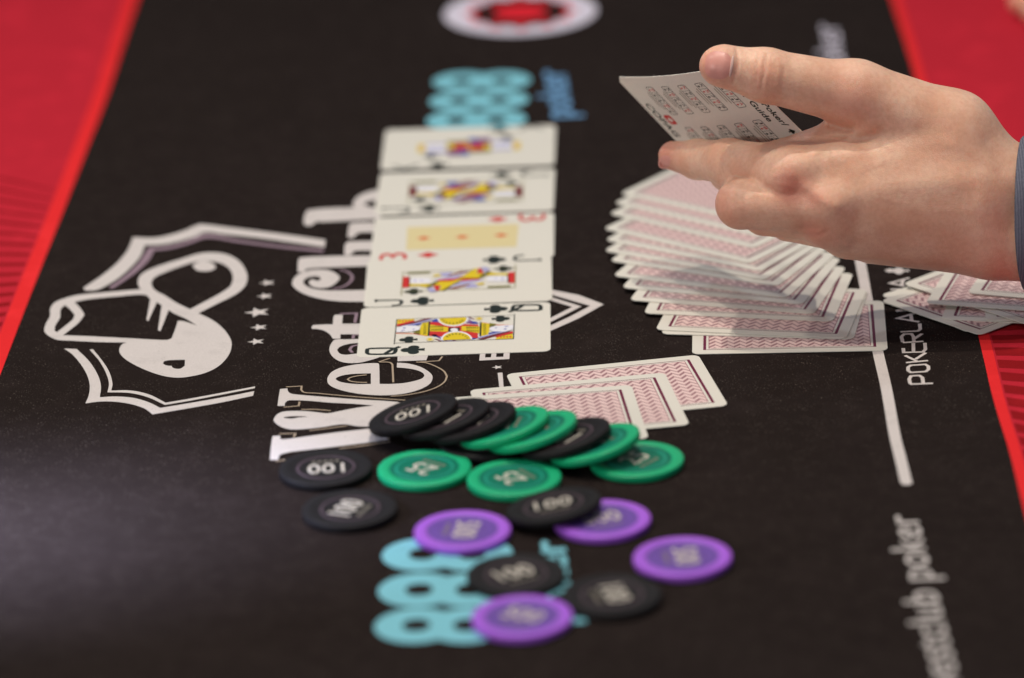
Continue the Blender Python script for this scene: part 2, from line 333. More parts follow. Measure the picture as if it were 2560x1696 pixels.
T.line('printed_shield_line', r_, [(900,205),(1040,250),(1370,350),(1020,528),(900,585)], 0.0032, M_WHITE, sm=False)
T.poly('printed_letter', r_, [(112,880),(95,1055),(488,1035),(498,870)], M_WHITE, [[(187,890),(170,1015),(248,1012),(262,888)],[(325,885),(315,1008),(410,1005),(416,880)]], sm=False)
q = r_([(332, 1150)])[0]; T.world('printed_star', [place(star_ring(), (q.x, q.y), LEFT, 0.0026)], M_WHITE)
T.poly('printed_dash', r_, [(335,1215),(398,1212),(430,1600),(380,1602)], M_WHITE, sm=False)
# --- ornate lettering W e s t C l u b
W_ = crop(660, 880, 4.734); s_ = crop(700, 620, 5.2267); u_ = crop(720, 460, 6.532)
T.poly('printed_letter', W_, [(190,440),(278,432),(282,462),(310,490),(370,503),(700,532),(1100,562),(1590,595),(1750,640),(1700,760),(1450,830),(1240,840),(1240,885),(1100,880),(935,857),(700,890),(500,912),(350,920),(250,905),(170,870),(120,825),(115,800),(150,745),(220,710),(330,700),(500,702),(650,718),(760,727),(900,700),(1100,662),(1300,635),(1050,615),(800,603),(560,582),(330,572),(280,580),(250,605),(245,640),(160,640),(170,560)], M_WHITE, [[(230,775),(300,765),(420,762),(530,768),(400,778),(330,790),(250,785)]])
T.poly('printed_letter', W_, [(100,998),(195,990),(190,1030),(230,1035),(400,1015),(800,960),(1240,910),(1290,960),(1380,1010),(1500,1020),(1450,1040),(1100,1090),(700,1140),(350,1180),(230,1205),(185,1225),(170,1260),(170,1278),(70,1280),(80,1150)], M_WHITE)
T.poly('printed_letter', W_, [(750,345),(755,300),(800,240),(900,190),(1050,155),(1200,138),(1345,135),(1362,150),(1368,380),(1500,380),(1650,370),(1780,345),(1870,315),(1900,285),(1880,250),(1800,215),(1690,195),(1572,185),(1575,128),(1700,138),(1830,170),(1930,220),(1985,270),(1995,310),(1970,370),(1880,430),(1750,475),(1600,503),(1400,515),(1200,505),(1050,485),(900,450),(800,410),(760,375)], M_WHITE, [[(845,322),(870,300),(950,275),(1080,260),(1265,255),(1265,380),(1100,382),(980,370),(890,350)]])
T.poly('printed_letter', W_, [(1580,20),(1960,0),(1920,100),(1580,112)], M_WHITE, sm=False)
T.poly('printed_letter', s_, [(1100,1190),(850,1196),(720,1200),(670,1250),(645,1320),(660,1385),(720,1450),(810,1492),(930,1507),(1060,1497),(1200,1462),(1300,1430),(1300,1370),(1000,1382),(860,1397),(780,1380),(745,1335),(780,1295),(880,1260),(1020,1242),(1100,1235)], M_WHITE)
T.poly('printed_letter', s_, [(410,1040),(430,1010),(560,1002),(690,1000),(700,900),(720,875),(820,875),(812,992),(1100,990),(1100,1130),(790,1130),(790,1185),(690,1188),(650,1130),(570,1080),(480,1060),(420,1060)], M_WHITE)
T.poly('printed_letter', s_, [(160,460),(180,400),(240,345),(350,300),(500,283),(640,295),(740,340),(780,390),(740,450),(660,505),(560,525),(450,515),(390,480),(375,440),(420,415),(500,430),(540,405),(500,375),(420,375),(340,400),(305,440),(320,480),(400,525),(520,548),(700,558),(1150,550),(1140,705),(800,700),(600,680),(440,645),(300,595),(210,540),(165,490)], M_WHITE, sharp=75)
T.poly('printed_letter', s_, [(240,160),(265,130),(600,110),(1200,100),(1200,235),(700,255),(350,275),(310,310),(230,315)], M_WHITE)
T.poly('printed_letter', u_, [(920,1165),(930,1000),(980,950),(1100,940),(1400,935),(1400,1090),(1100,1095),(1050,1130),(1020,1165)], M_WHITE)
T.poly('printed_letter', u_, [(970,860),(1000,680),(1040,640),(1400,625),(1400,790),(1180,795),(1110,830),(1080,875),(1000,880)], M_WHITE)
T.poly('printed_letter', u_, [(260,640),(270,520),(320,430),(600,400),(1080,385),(1060,330),(1090,260),(1170,190),(1300,135),(1450,100),(1520,100),(1520,570),(1000,600),(600,620),(450,625),(400,670),(330,685),(270,670)], M_WHITE, [[(1240,340),(1300,290),(1430,270),(1430,370),(1370,385)]])
for C_, pts in ((W_,[(260,415),(445,405),(440,450),(470,478),(600,488),(900,515),(1200,540),(1670,572)]),(W_,[(230,655),(410,640),(420,590)]),(W_,[(440,682),(620,682),(790,697)]),(W_,[(540,930),(750,905),(980,875)]),(W_,[(180,970),(370,965),(355,1010)]),(W_,[(890,1145),(1200,1105),(1490,1060)]),(W_,[(140,1295),(250,1278)]),
    (W_,[(1215,272),(1100,285),(1020,305),(990,325),(1020,345),(1100,358),(1220,362)]),(W_,[(1365,120),(1490,125),(1520,150),(1530,360)]),(W_,[(1800,120),(1920,130),(2040,175),(2130,230),(2165,290),(2140,350),(2060,410),(1930,460),(1800,490),(1640,515),(1500,525)]),(W_,[(1810,122),(2070,105),(2110,55)]),(W_,[(1360,118),(1490,75)])):
    T.line('printed_outline', C_, pts, 0.00085, M_CREAM)
for pts in ([(1015,1270),(940,1290),(910,1330),(945,1368)],[(780,860),(1000,855),(980,975)],[(955,1185),(960,1140),(1040,1135)],[(780,285),(880,310),(940,360),(940,410),(890,470),(800,515),(690,535)]):
    T.line('printed_outline', s_, pts, 0.0014, M_MAUVE)
# --- right side: white bet line and lettering
T.line('printed_bet_line', src, [(2118,480),(2133,560),(2151.3,657.2),(2172,768),(2194.5,879),(2215.6,970),(2237,1089),(2252,1150),(2265,1204)], 0.0049, M_WHITE)
q = src([(2266, 1206)])[0]; T.world('printed_line_end', [[(q.x + .00245 * math.cos(a * .26), q.y - 0.001 + .0024 * math.sin(a * .26)) for a in range(24)]], M_WHITE)
p_ = crop(2040, 640, 4.356)
for k, pts in enumerate(([(1020,1398),(1275,1388)],[(1026,1392),(1015,1340),(1035,1308),(1125,1303),(1158,1325),(1168,1386)],[(1003,1250),(1003,1212),(1035,1192),(1190,1182),(1222,1202),(1226,1235),(1195,1260),(1035,1270),(1003,1250)],[(980,1163),(1220,1140)],[(970,1085),(1095,1145)],[(1195,1055),(1085,1125)],
    [(950,1005),(955,1052),(1165,1046),(1192,1018),(1185,948)],[(1062,1046),(1060,950)],[(945,945),(1170,930)],[(945,940),(930,880),(960,852),(1040,850),(1062,880),(1066,932)],[(1068,905),(1155,848)],[(920,828),(1110,818),(1135,800),(1130,738)],[(1125,720),(888,680),(1078,625)],[(1042,702),(1034,644)],[(870,602),(1100,590)],[(872,600),(1070,545)],[(850,540),(1080,530)],[(845,480),(1050,470)],[(812,365),(985,362)],[(965,330),(808,298),(1015,240)],[(932,318),(950,262)])):
    T.line('printed_letter', p_, pts, 0.0016, M_WHITE, sharp=25)
T.poly('printed_spade', p_, [(745,160),(800,140),(850,145),(880,128),(930,130),(960,152),(1015,150),(1015,172),(960,172),(930,195),(880,198),(850,178),(790,180)], M_WHITE)
def climb_text(body, u0, v0, u1, v1, wd_px, mat, name='printed_lettering', z=0.0):   # lettering that climbs away from the viewer, its top to the left
    O = P(u0, v0); E = P(u1, v1); ex = E - O; wd = P(u0 - wd_px, v0) - O; left = Vector((-ex.y, ex.x, 0)).normalized() * wd.length
    T.text(name, body, (O.x, O.y, 0), ex, left, mat)
climb_text('/ westclub poker', 2452, 1790, 2322, 1288, 128, M_WHITE)
climb_text('westclub poker', 2190, 420, 2118, 62, 100, M_LILAC)
climb_text('poker', 1462, 294, 1438, 176, 108, M_BLUE)
climb_text('poker', 1466, 1560, 1440, 1350, 122, M_CYAN)
# --- two pale blue ring emblems
def rings(cs, rad, hole):
    z = 0.00016
    for k, (u, v) in enumerate(cs):
        q = P(u, v); z += 0.00001
        T.add('printed_ring', fill([[(q.x + rad * math.cos(a * math.pi / 24), q.y + rad * math.sin(a * math.pi / 24)) for a in range(48)]], z), M_CYAN)
    for u, v in cs:
        q = P(u, v); z += 0.00001
        T.add('printed_ring_hole', fill([[(q.x + hole * math.cos(a * math.pi / 16), q.y + hole * math.sin(a * math.pi / 16)) for a in range(32)]], z + 0.0001), M_FELT)
rings([(1155,204),(1147.6,253),(1141,301.6),(1254,202.8),(1247.7,251),(1241.4,300.4)], 0.0156, 0.0050)
rings([(1056,1387),(1047.6,1476),(1040.8,1565),(1180,1387),(1174,1476),(1168,1565)], 0.0166, 0.0056)
# --- round red and white medallion
q = P(1301, 33); ctr = (q.x, q.y)
def disc(r, n=64, wob=0, k=12): return [(ctr[0] + (r + wob * math.cos(k * i * 2 * math.pi / n)) * math.cos(i * 2 * math.pi / n), ctr[1] + (r + wob * math.cos(k * i * 2 * math.pi / n)) * math.sin(i * 2 * math.pi / n)) for i in range(n)]
T.world('printed_medallion', [disc(0.0425)], M_LILAC)
T.world('printed_medallion_star', [place(star_ring(12, 0.80, 0), ctr, (0, 1), 0.0325)], M_CRIM)
T.world('printed_medallion_band', [place(star_ring(12, 0.93, 0.26), ctr, (0, 1), 0.0272)], M_FELT)
T.world('printed_medallion_center', [disc(0.0150)], M_CRIM)
# ------------------------------------------------------------------ playing cards
def rr(hx, hy, r, n=6):
    out = []
    for sx, sy, a0 in ((1, 1, 0), (-1, 1, 90), (-1, -1, 180), (1, -1, 270)):
        for i in range(n + 1):
            a = math.radians(a0 + 90 * i / n); out.append((sx * (hx - r) + r * math.cos(a), sy * (hy - r) + r * math.sin(a)))
    return out
def card_mesh(name, top, bend=0.0, th=0.0003):
    ring = rr(0.044, 0.0315, 0.0034); n = len(ring)
    v = [(x, y, 0) for x, y in ring] + [(x, y, th) for x, y in ring]
    f = [tuple(range(n - 1, -1, -1)), tuple(range(n, 2 * n))] + [(i, (i + 1) % n, n + (i + 1) % n, n + i) for i in range(n)]
    return mesh(name, v, f, [M_CARD, top], fm=[0, 1] + [0] * n)
CARD_BACK = card_mesh('red_backed_card', M_BACK); CARD_FACE = card_mesh('white_card', M_CARD)
q_ = crop(880, 740, 4.552); j_ = crop(900, 520, 4.734); k_ = crop(930, 290, 4.734)
def face_card(cx, cy, ang, z, label):
    e = empty('playing_card', (cx / 1000, cy / 1000, z)); tag(e, label, 'playing card', 'five face up cards in a row')
    obj('card_stock', CARD_FACE, e, (0, 0, 0), (0, 0, math.radians(ang)))
    pr = Print(e, z + 0.00034); pr.c = Vector((cx / 1000, cy / 1000)); a = math.radians(ang); pr.up = Vector((-math.cos(a), -math.sin(a)))
    return pr
def both(pr, name, C, pts, mat, kind='poly', wd=0.0005, closed=False, sm=False):
    z = pr.z; q0 = smooth_ring(pts, 4, closed if kind == 'line' else True, 50) if sm else pts
    w = [(p.x, p.y) for p in C(q0, z)]; w2 = [(2 * pr.c.x - x, 2 * pr.c.y - y) for x, y in w]
    for r in (w, w2):
        zz = pr._z(); pr.add(name, fill([r], zz) if kind == 'poly' else strip(r, wd, zz, closed), mat)
def both_ring(pr, name, C, pt, ring, size, mat, up=None):
    q = C([pt], pr.z)[0]; u = up or pr.up
    for s in (1, -1):
        cc = (q.x, q.y) if s == 1 else (2 * pr.c.x - q.x, 2 * pr.c.y - q.y)
        pr.world(name, [place(ring, cc, (u[0] * s, u[1] * s), size)], mat)
def ell(cx, cy, rx, ry, n=24, a0=0, a1=360): return [(cx + rx * math.cos(math.radians(a0 + (a1 - a0) * i / n)), cy + ry * math.sin(math.radians(a0 + (a1 - a0) * i / n))) for i in range(n + (0 if a1 - a0 == 360 else 1))]
# queen of clubs
Q = face_card(-26.1, 14.0, -1.2, 0.0002, 'queen of clubs face up, bottom card of the row, beside the ornate lettering')
both(Q, 'index_letter', q_, [(170,635),(175,608),(210,600),(440,595),(490,600),(500,615),(480,650),(440,660),(200,664),(172,650)], M_INK, 'line', 0.0019, True, True)
both(Q, 'index_letter', q_, [(365,672),(405,640),(470,606),(545,578)], M_INK, 'line', 0.0020, False, True)
both_ring(Q, 'suit_club', q_, (690,615), club_ring(), 0.0056, M_INK)
both_ring(Q, 'suit_club', q_, (640,500), club_ring(), 0.0043, M_INK)
both(Q, 'frame_line', q_, [(510,270),(1838,222)], M_INK, 'line', 0.00035); both(Q, 'frame_line', q_, [(510,270),(480,553)], M_INK, 'line', 0.00045)
pr = Q
body = [(890,296),(1440,330),(1430,482),(880,455)]
pr.poly('court_red_robe', lambda p, z: [P(880 + x / 4.552, 740 + y / 4.552, z) for x, y in p], body, M_RINK, sm=False)
both(Q, 'court_sleeve', q_, [(890,332),(1095,362),(1090,412),(885,407)], M_YEL)
for i in range(8):
    x = 905 + i * 24; both(Q, 'court_sleeve_mark', q_, [(x,346),(x+14,350),(x+6,368),(x-6,364)], M_OLIVE); both(Q, 'court_sleeve_mark', q_, [(x,380),(x+14,384),(x+6,402),(x-6,398)], M_OLIVE)
both(Q, 'court_blue_cuff', q_, [(900,290),(945,265),(1005,262),(990,300),(930,300)], M_CBLUE)
both(Q, 'court_crown', q_, [(515,274),(712,264),(700,287),(515,327)], M_YEL)
for i in range(5): x = 530 + i * 36; both(Q, 'court_crown_mark', q_, [(x,290),(x+16,278),(x+26,292),(x+10,306)], M_ORANGE)
both(Q, 'court_veil_red', q_, [(512,329),(700,287),(716,296),(512,352)], M_RINK)
both(Q, 'court_veil_dark', q_, [(511,353),(840,264),(915,258),(720,312),(560,350)], M_MAROON)
both(Q, 'court_veil_lavender', q_, [(540,356),(720,318),(930,262),(880,292),(650,346)], M_LAV)
both(Q, 'court_face', q_, [(508,372),(600,348),(720,345),(778,368),(762,396),(650,416),(502,422)], M_FACE, sm=True)
both(Q, 'court_veil_blue', q_, [(640,346),(780,318),(790,330),(720,345)], M_CBLUE)
both(Q, 'court_face_mark', q_, [(580,372),(610,368),(612,376),(582,380)], M_CBLUE); both(Q, 'court_face_mark', q_, [(560,402),(600,396),(602,402),(562,409)], M_CBLUE); both(Q, 'court_face_mark', q_, [(690,384),(712,380),(712,390),(692,394)], M_LAV)
both(Q, 'court_hair_dark', q_, [(690,428),(776,396),(772,442)], M_OLIVE)
both(Q, 'court_hair_line', q_, [(500,426),(700,430),(860,456)], M_ORANGE, 'line', 0.0009)
both(Q, 'court_collar', q_, [(776,362),(800,312),(872,300),(862,456),(770,442)], M_YEL)
for i in range(7): y = 318 + i * 18; both(Q, 'court_collar_mark', q_, [(812,y+6),(846,y),(846,y+7),(812,y+13)], M_OLIVE)
both(Q, 'court_collar_bar', q_, [(871,298),(891,296),(882,456),(861,458)], M_INK)
both(Q, 'court_wheel_edge', q_, [(975,264)] + ell(1148,258,178,96,18,180,0)[1:-1] + [(1322,250)], M_FACE)
both(Q, 'court_wheel', q_, [(995,263)] + ell(1148,258,158,82,18,180,0)[1:-1] + [(1302,250)], M_YEL)
for i in range(9):
    a = math.radians(165 - i * 18.5); a2 = math.radians(158 - i * 18.5)
    both(Q, 'court_wheel_mark', q_, [(1148+112*math.cos(a),256+56*math.sin(a)),(1148+140*math.cos(a),256+72*math.sin(a)),(1148+140*math.cos(a2),256+72*math.sin(a2)),(1148+112*math.cos(a2),256+56*math.sin(a2))], M_OLIVE)
both(Q, 'court_wheel_ring', q_, ell(1148,257,88,40,14,172,8), M_OLIVE, 'line', 0.0010)
both(Q, 'court_purple_band', q_, [(1150,249),(1262,243),(1395,300),(1440,322),(1370,322),(1310,312),(1215,276)], M_PURP)
both(Q, 'court_lavender_band', q_, [(1185,250),(1250,246),(1345,290),(1300,302),(1232,276)], M_LAV)
both(Q, 'court_stripe', q_, [(1280,243),(1350,270),(1362,268),(1300,242)], M_LAV); both(Q, 'court_stripe', q_, [(1315,242),(1385,272),(1396,268),(1335,241)], M_MAROON)
both(Q, 'court_cuff', q_, [(1350,292),(1410,296),(1446,318),(1380,318)], M_CBLUE)
both(Q, 'court_flower', q_, ell(1445,263,46,20), M_PALEY); both(Q, 'court_flower', q_, ell(1448,263,24,11), M_YEL)
pr.poly('court_center', lambda p, z: [P(880 + x / 4.552, 740 + y / 4.552, z) for x, y in p], [(1100,362),(1228,360),(1222,410),(1095,412)], M_INK, sm=False)
pr.poly('court_center_pearl', lambda p, z: [P(880 + x / 4.552, 740 + y / 4.552, z) for x, y in p], ell(1163,386,44,19), M_FACE, sm=False)
# jack of clubs and jack of spades
def jack(pr, C, dx, dy, sx, sy, ring, robe):
    t = lambda pts: [(1178 + (x - 1178) * sx + dx, 880 + (y - 880) * sy + dy) for x, y in pts]
    both(pr, 'index_letter', C, t([(190,1098),(450,1092),(488,1100),(494,1122),(470,1146),(375,1158)]), M_INK, 'line', 0.0017, False, True)
    both(pr, 'index_letter', C, t(ell(188,1100,20,18,12)), M_INK)
    q1, q2 = t([(735,1102)])[0], t([(630,992)])[0]
    both_ring(pr, 'suit_mark', C, q1, ring, 0.0056, M_INK); both_ring(pr, 'suit_mark', C, q2, ring, 0.0043, M_INK)
    both(pr, 'frame_line', C, t([(510,765),(1860,715)]), M_OLIVE, 'line', 0.0004); both(pr, 'frame_line', C, t([(510,765),(488,1040)]), M_OLIVE, 'line', 0.0004)
    both(pr, 'court_cap', C, t([(512,820),(578,818),(580,945),(500,950)]), M_MAROON if robe else M_RINK)
    both(pr, 'court_cap_band', C, t([(578,820),(594,820),(590,940),(578,942)]), M_INK)
    both(pr, 'court_face', C, t([(596,842),(700,834),(830,840),(834,896),(700,905),(594,902)]), M_FACE, sm=True)
    both(pr, 'court_face_mark', C, t([(640,856),(660,852),(664,880),(644,884)]), M_LAV); both(pr, 'court_face_mark', C, t([(720,862),(740,858),(742,876),(722,880)]), M_LAV)
    both(pr, 'court_hair', C, t([(588,906),(800,906),(890,900),(790,946),(690,930),(590,934)]), M_YEL)
    both(pr, 'court_hair_line', C, t([(560,780),(830,770)]), M_OLIVE, 'line', 0.0016)
    both(pr, 'court_hair_tip', C, t([(860,805),(930,790),(970,805),(880,822)]), M_YEL)
    both(pr, 'court_robe_lavender', C, t([(790,960),(860,950),(905,1000),(830,1005)]), M_LAV)
    both(pr, 'court_robe_yellow', C, t([(792,946),(905,872),(1100,872),(1190,842),(1268,818),(1120,900),(960,990),(938,980),(962,932),(872,922)]), M_YEL)
    both(pr, 'court_robe_line', C, t([(800,948),(910,880)]), M_OLIVE, 'line', 0.0016); both(pr, 'court_robe_line', C, t([(850,930),(930,880)]), M_INK, 'line', 0.0007)
    both(pr, 'court_red_patch', C, t([(868,926),(946,926),(932,988),(905,992)]), M_MAROON if robe else M_RINK)
    both(pr, 'court_robe_red', C, t([(925,862),(1130,846),(1250,825),(1085,878),(915,882)]), M_RINK)
    both(pr, 'court_robe_band', C, t([(858,856),(1130,800),(1350,768),(1335,802),(1120,842),(900,862)]), M_PURP if robe else M_LAV)
    both(pr, 'court_robe_maroon', C, t([(1015,806),(1200,750),(1325,748),(1130,792),(1030,814)]), M_MAROON)
    both(pr, 'court_robe_blue', C, t([(935,772),(1110,760),(1030,812),(975,812)]), M_CBLUE if robe else M_LAV)
    both(pr, 'court_robe_grey', C, t([(1010,960),(1120,890),(1180,868),(1182,884),(1060,955)]), M_LAV)
    both(pr, 'court_robe_line', C, t([(985,985),(1100,905),(1176,880)]), M_OLIVE, 'line', 0.0012)
J = face_card(-24.0, 77.6, -0.9, 0.0005, 'jack of clubs face up beside the queen of clubs')
jack(J, j_, 0, 0, 1, 1, club_ring(), 0)
J2 = face_card(-20.0, 204.2, -2.0, 0.0002, 'jack of spades face up, between the king and the three of diamonds')
def k2(pts, z): return [P(930 + x / 4.734, 290 + y / 4.734, z) for x, y in pts]
jack(J2, k2, -75, 10, 0.98, 0.93, spade_ring(), 1)
# three of diamonds
D3 = face_card(-21.6, 138.0, -1.4, 0.0002, 'three of diamonds face up with pale yellow center panel')
D3.poly('center_panel', lambda p, z: j_(p, z), [(560,228),(1880,190),(1852,460),(546,500)], M_PALEY, sm=False)
for pt in ((755,360),(1210,345),(1670,325)):
    q = j_([pt], D3.z)[0]; D3.world('suit_diamond', [place(diamond_ring(), (q.x, q.y), D3.up, 0.0036)], M_ORANGE)
both_ring(D3, 'suit_diamond', j_, (805,558), diamond_ring(), 0.0052, M_RINK)
q = j_([(555, 618)], D3.z)[0]; e_r = Vector((-D3.up.y * -1, D3.up.x * -1, 0)); e_u = Vector((D3.up.x, D3.up.y, 0))
e_r = Vector((e_u.y, -e_u.x, 0))
D3.text('index_number', '3', (q.x, q.y, 0), e_r * 0.0105, e_u * 0.0135, M_RINK)
D3.text('index_number', '3', (2 * D3.c.x - q.x, 2 * D3.c.y - q.y, 0), e_r * -0.0105, e_u * -0.0135, M_RINK)
# king of spades
K = face_card(-18.0, 272.4, -1.9, 0.0002, 'king of spades face up, far end of the row by the blue rings')
q = k2([(545, 640)], K.z)[0]; e_u = Vector((K.up.x, K.up.y, 0)); e_r = Vector((e_u.y, -e_u.x, 0))
K.text('index_letter', 'K', (q.x, q.y, 0), e_r * 0.0095, e_u * 0.0130, M_INK)
K.text('index_letter', 'K', (2 * K.c.x - q.x, 2 * K.c.y - q.y, 0), e_r * -0.0095, e_u * -0.0130, M_INK)
both_ring(K, 'suit_spade', k2, (775,585), spade_ring(), 0.0056, M_INK); both_ring(K, 'suit_spade', k2, (690,480), spade_ring(), 0.0043, M_INK)
both(K, 'court_crown', k2, [(545,345),(625,338),(622,428),(540,435)], M_YEL)
both(K, 'court_crown_mark', k2, [(570,370),(600,368),(598,400),(568,402)], M_ORANGE)
both(K, 'court_hair', k2, [(640,340),(880,330),(880,350),(640,362)], M_LAV); both(K, 'court_hair', k2, [(640,415),(880,408),(880,440),(640,448)], M_LAV); both(K, 'court_face', k2, [(640,362),(860,352),(860,410),(640,416)], M_FACE)
both(K, 'court_robe_yellow', k2, [(890,310),(1150,302),(1150,395),(890,460)], M_YEL); both(K, 'court_robe_purple', k2, [(890,405),(1060,398),(1140,470),(890,475)], M_PURP); both(K, 'court_robe_red', k2, [(960,340),(1120,330),(1150,390),(990,410)], M_RINK); both(K, 'court_robe_olive', k2, [(890,310),(1150,300),(1100,330),(890,345)], M_OLIVE); both(K, 'court_robe_blue', k2, [(1030,425),(1150,400),(1150,470),(1080,472)], M_CBLUE)
ORD = ['first', 'second', 'third', 'fourth', 'fifth', 'sixth', 'seventh', 'eighth', 'ninth', 'tenth', 'eleventh', 'twelfth', 'thirteenth', 'fourteenth', 'fifteenth', 'sixteenth']
def back_card(cx, cy, ang, z, label, group, tilt=(0, 0)):
    o = obj('playing_card', CARD_BACK, None, (cx, cy, z), (tilt[0], tilt[1], math.radians(ang))); tag(o, label, 'playing card', group); return o
def card_from_bl(u, v, ang, z, label, group):
    p = P(u, v, z + 0.0002); a = math.radians(ang); ex = Vector((math.cos(a), math.sin(a), 0)); ey = Vector((-ex.y, ex.x, 0))
    cc = p + ex * (0.044 - 0.0008) + ey * (0.0315 - 0.0008); return back_card(cc.x, cc.y, ang, z, label, group)
# three face down cards by the chips
back_card(0.0451, -0.0686, 9.2, 0.0003, 'face down card with red zigzag back, undermost of the three beside the chips', 'three face down cards beside the chips')
back_card(0.0279, -0.0884, 7.4, 0.00065, 'face down card with red zigzag back, middle of the three beside the chips', 'three face down cards beside the chips')
back_card(0.0108, -0.1005, 4.6, 0.0010, 'face down card with red zigzag back, uppermost of three, under leaning chips', 'three face down cards beside the chips')
# the fanned deck
FAN = [(1734.7,884.4,-3.3),(1658,834,-10.7),(1644,823.6,-13.4),(1614.5,782.5,-13.2),(1578.9,749.7,-18.2),(1559.8,718.6,-21.0),(1538,689,-26.0),(1529.5,652,-29.3),(1515,627,-33.4),(1517.9,600,-36.0),(1513.4,571.8,-39.8),(1527.7,534.3,-40.5),(1540,508,-39.8),(1555.4,484.3,-38.8)]
for i, (u, v, a) in enumerate(FAN):
    nm = 'undermost' if i == 0 else ('uppermost' if i == len(FAN) - 1 else ORD[i] + ' from the bottom')
    card_from_bl(u, v, a, 0.0003 + i * 0.00048, 'face down card with red zigzag back in the fanned deck, ' + nm, 'fanned deck under the hand')
# the muck: loose heap of face down cards by the red side
MUCK = [(171.5, 36.5, 34, -1, 'undermost, pointing at the lettering'), (214.5, -17.5, 44, 1, 'corner pointing away from the wrist'), (170.8, 27.6, 40, -1, 'red corner pointing at the lettering'), (196.0, 1.0, -14, 1, 'fourth from the bottom'), (216.0, -4.0, -3, 1, 'fifth from the bottom'),
        (182.5, 47.4, -49, 1, 'third from top, corner sticking out'), (190.4, 20.0, -18, 1, 'second from the top'), (210.6, 30.0, -20, 1, 'uppermost')]
for i, (x, y, a, sd, d) in enumerate(MUCK):      # corner, direction of the long side, side on which the short side leaves
    z = (0.4, 0.85, 1.3, 1.75, 2.3, 3.0, 3.8, 4.7)[i] / 1000; ra = math.radians(a); ex = Vector((math.cos(ra), math.sin(ra))); ey = Vector((-ex.y, ex.x)) * sd
    cc = Vector((x, y)) / 1000 + ex * 0.044 + ey * 0.0315; cc.y -= z * 1.6
    back_card(cc.x, cc.y, a, z, 'face down card in the heap below the wrist, ' + d, 'loose heap of face down cards')
# ------------------------------------------------------------------ poker chips
def lathe(prof, n=72):
    v = []; f = []; fm = []
    for r, z, m in prof:
        for i in range(n): a = 2 * math.pi * i / n; v.append((r * math.cos(a), r * math.sin(a), z))
    for k in range(len(prof) - 1):
        for i in range(n): j = (i + 1) % n; f.append((k*n + i, k*n + j, (k+1)*n + j, (k+1)*n + i)); fm.append(prof[k][2])
    return v, f, fm
mm = 0.001
def chip_parts(colr):
    rim, inl, rng, num = CHIP[colr]
    prof = [(14.6,0,0),(19.2,0,0),(19.75,.12,0),(20,.5,0),(20,2.7,0),(19.8,3.05,0),(19.3,3.25,0),(15.6,3.25,0),(15.2,3.1,0),(14.9,2.95,0)]
    v, f, fm = lathe([(r*mm, z*mm, m) for r, z, m in prof]); b = mesh('chip_body', v, f, [rim], True)
    prof = [(14.95,2.95,0),(13.2,2.93,0),(13.0,2.8,0),(.02,2.8,0),(.02,0.0,0),(14.7,0.0,0)]
    v, f, fm = lathe([(r*mm, z*mm, m) for r, z, m in prof]); il = mesh('chip_inlay', v, f, [inl], False)
    v, f, fm = lathe([(r*mm, z*mm, 0) for r, z in ((12.6,2.8),(12.5,3.0),(11.6,3.0),(11.5,2.8))]); rg = mesh('chip_ring', v, f, [rng], False)
    vs, fs = text_mesh(num); wd = {'100': 15.5, '25': 11.5, '500': 16.0}[num] * mm; ht = 10.0 * mm; n0 = len(vs)
    tv = [((x - .5) * wd, (y - .35) * ht, 2.81 * mm) for x, y in vs] + [((x - .5) * wd, (y - .35) * ht, 3.12 * mm) for x, y in vs]
    edges = {}
    for fc in fs:
        for a, b_ in zip(fc, fc[1:] + fc[:1]): edges[(a, b_)] = 1
    side = [(a, b_, b_ + n0, a + n0) for a, b_ in edges if (b_, a) not in edges]
    nm = mesh('chip_number', tv, [[i + n0 for i in fc] for fc in fs] + side, M_NUM)
    gv = []; gf = []
    for i in range(5):
        x = (-5 + i * 2.5) * mm; b0 = len(gv); gv += [(x + dx*mm, (-6.6 + dy)*mm, zz*mm) for zz in (2.81, 2.95) for dx, dy in ((-.8,-.9),(.7,-.7),(.8,.8),(-.6,.9))]
        gf += [(b0+4,b0+5,b0+6,b0+7)] + [(b0+k, b0+(k+1)%4, b0+4+(k+1)%4, b0+4+k) for k in range(4)]
    return b, il, rg, nm, mesh('chip_small_mark', gv, gf, M_GLINT)
CP_ = {k: chip_parts(k) for k in CHIP}
def chip(colr, M, spin, label):
    e = empty('poker_chip', (0, 0, 0)); e.matrix_world = M @ Matrix.Rotation(math.radians(spin), 4, 'Z')
    tag(e, label, 'poker chip', 'poker chips thrown on the black cloth')
    inlay = None
    for nm, me in zip(('chip_body', 'chip_inlay', 'chip_ring', 'chip_number', 'chip_small_mark'), CP_[colr]):
        o = obj(nm, me, inlay or e)
        if nm == 'chip_inlay': inlay = o
    return e
def flat_chip(colr, u, v, spin, label, z=0.0004):
    p = P(u, v, z + 0.003); chip(colr, Matrix.Translation((p.x, p.y, z)), spin, label)
flat_chip('black', 814.5, 1168, 183, 'black 100 chip lying flat below the foot of the letter W')
flat_chip('green', 1061, 1169, 140, 'green 25 chip lying flat beside the black chip by the letter W')
flat_chip('green', 1285, 1193, 122, 'green 25 chip lying flat in front of the leaning row of chips')
flat_chip('green', 1592.5, 1147, 50, 'green 25 chip lying flat at the end of the leaning row')
flat_chip('black', 874.8, 1270, 65, 'black 100 chip lying alone, beside a purple chip and below another black chip')
flat_chip('purple', 1156, 1324, -100, 'purple chip partly covering the pale blue printed rings, beyond the black chips')
flat_chip('purple', 1506, 1296.5, 20, 'purple chip partly covered by a tilted black chip')
flat_chip('purple', 1706, 1390.7, -85, 'purple chip lying alone on bare black cloth')
flat_chip('black', 1290, 1434, 28, 'black 100 chip between two purple chips at the blue rings')
flat_chip('purple', 1305, 1540, -30, 'purple chip overlapping the foot of the pale blue rings')
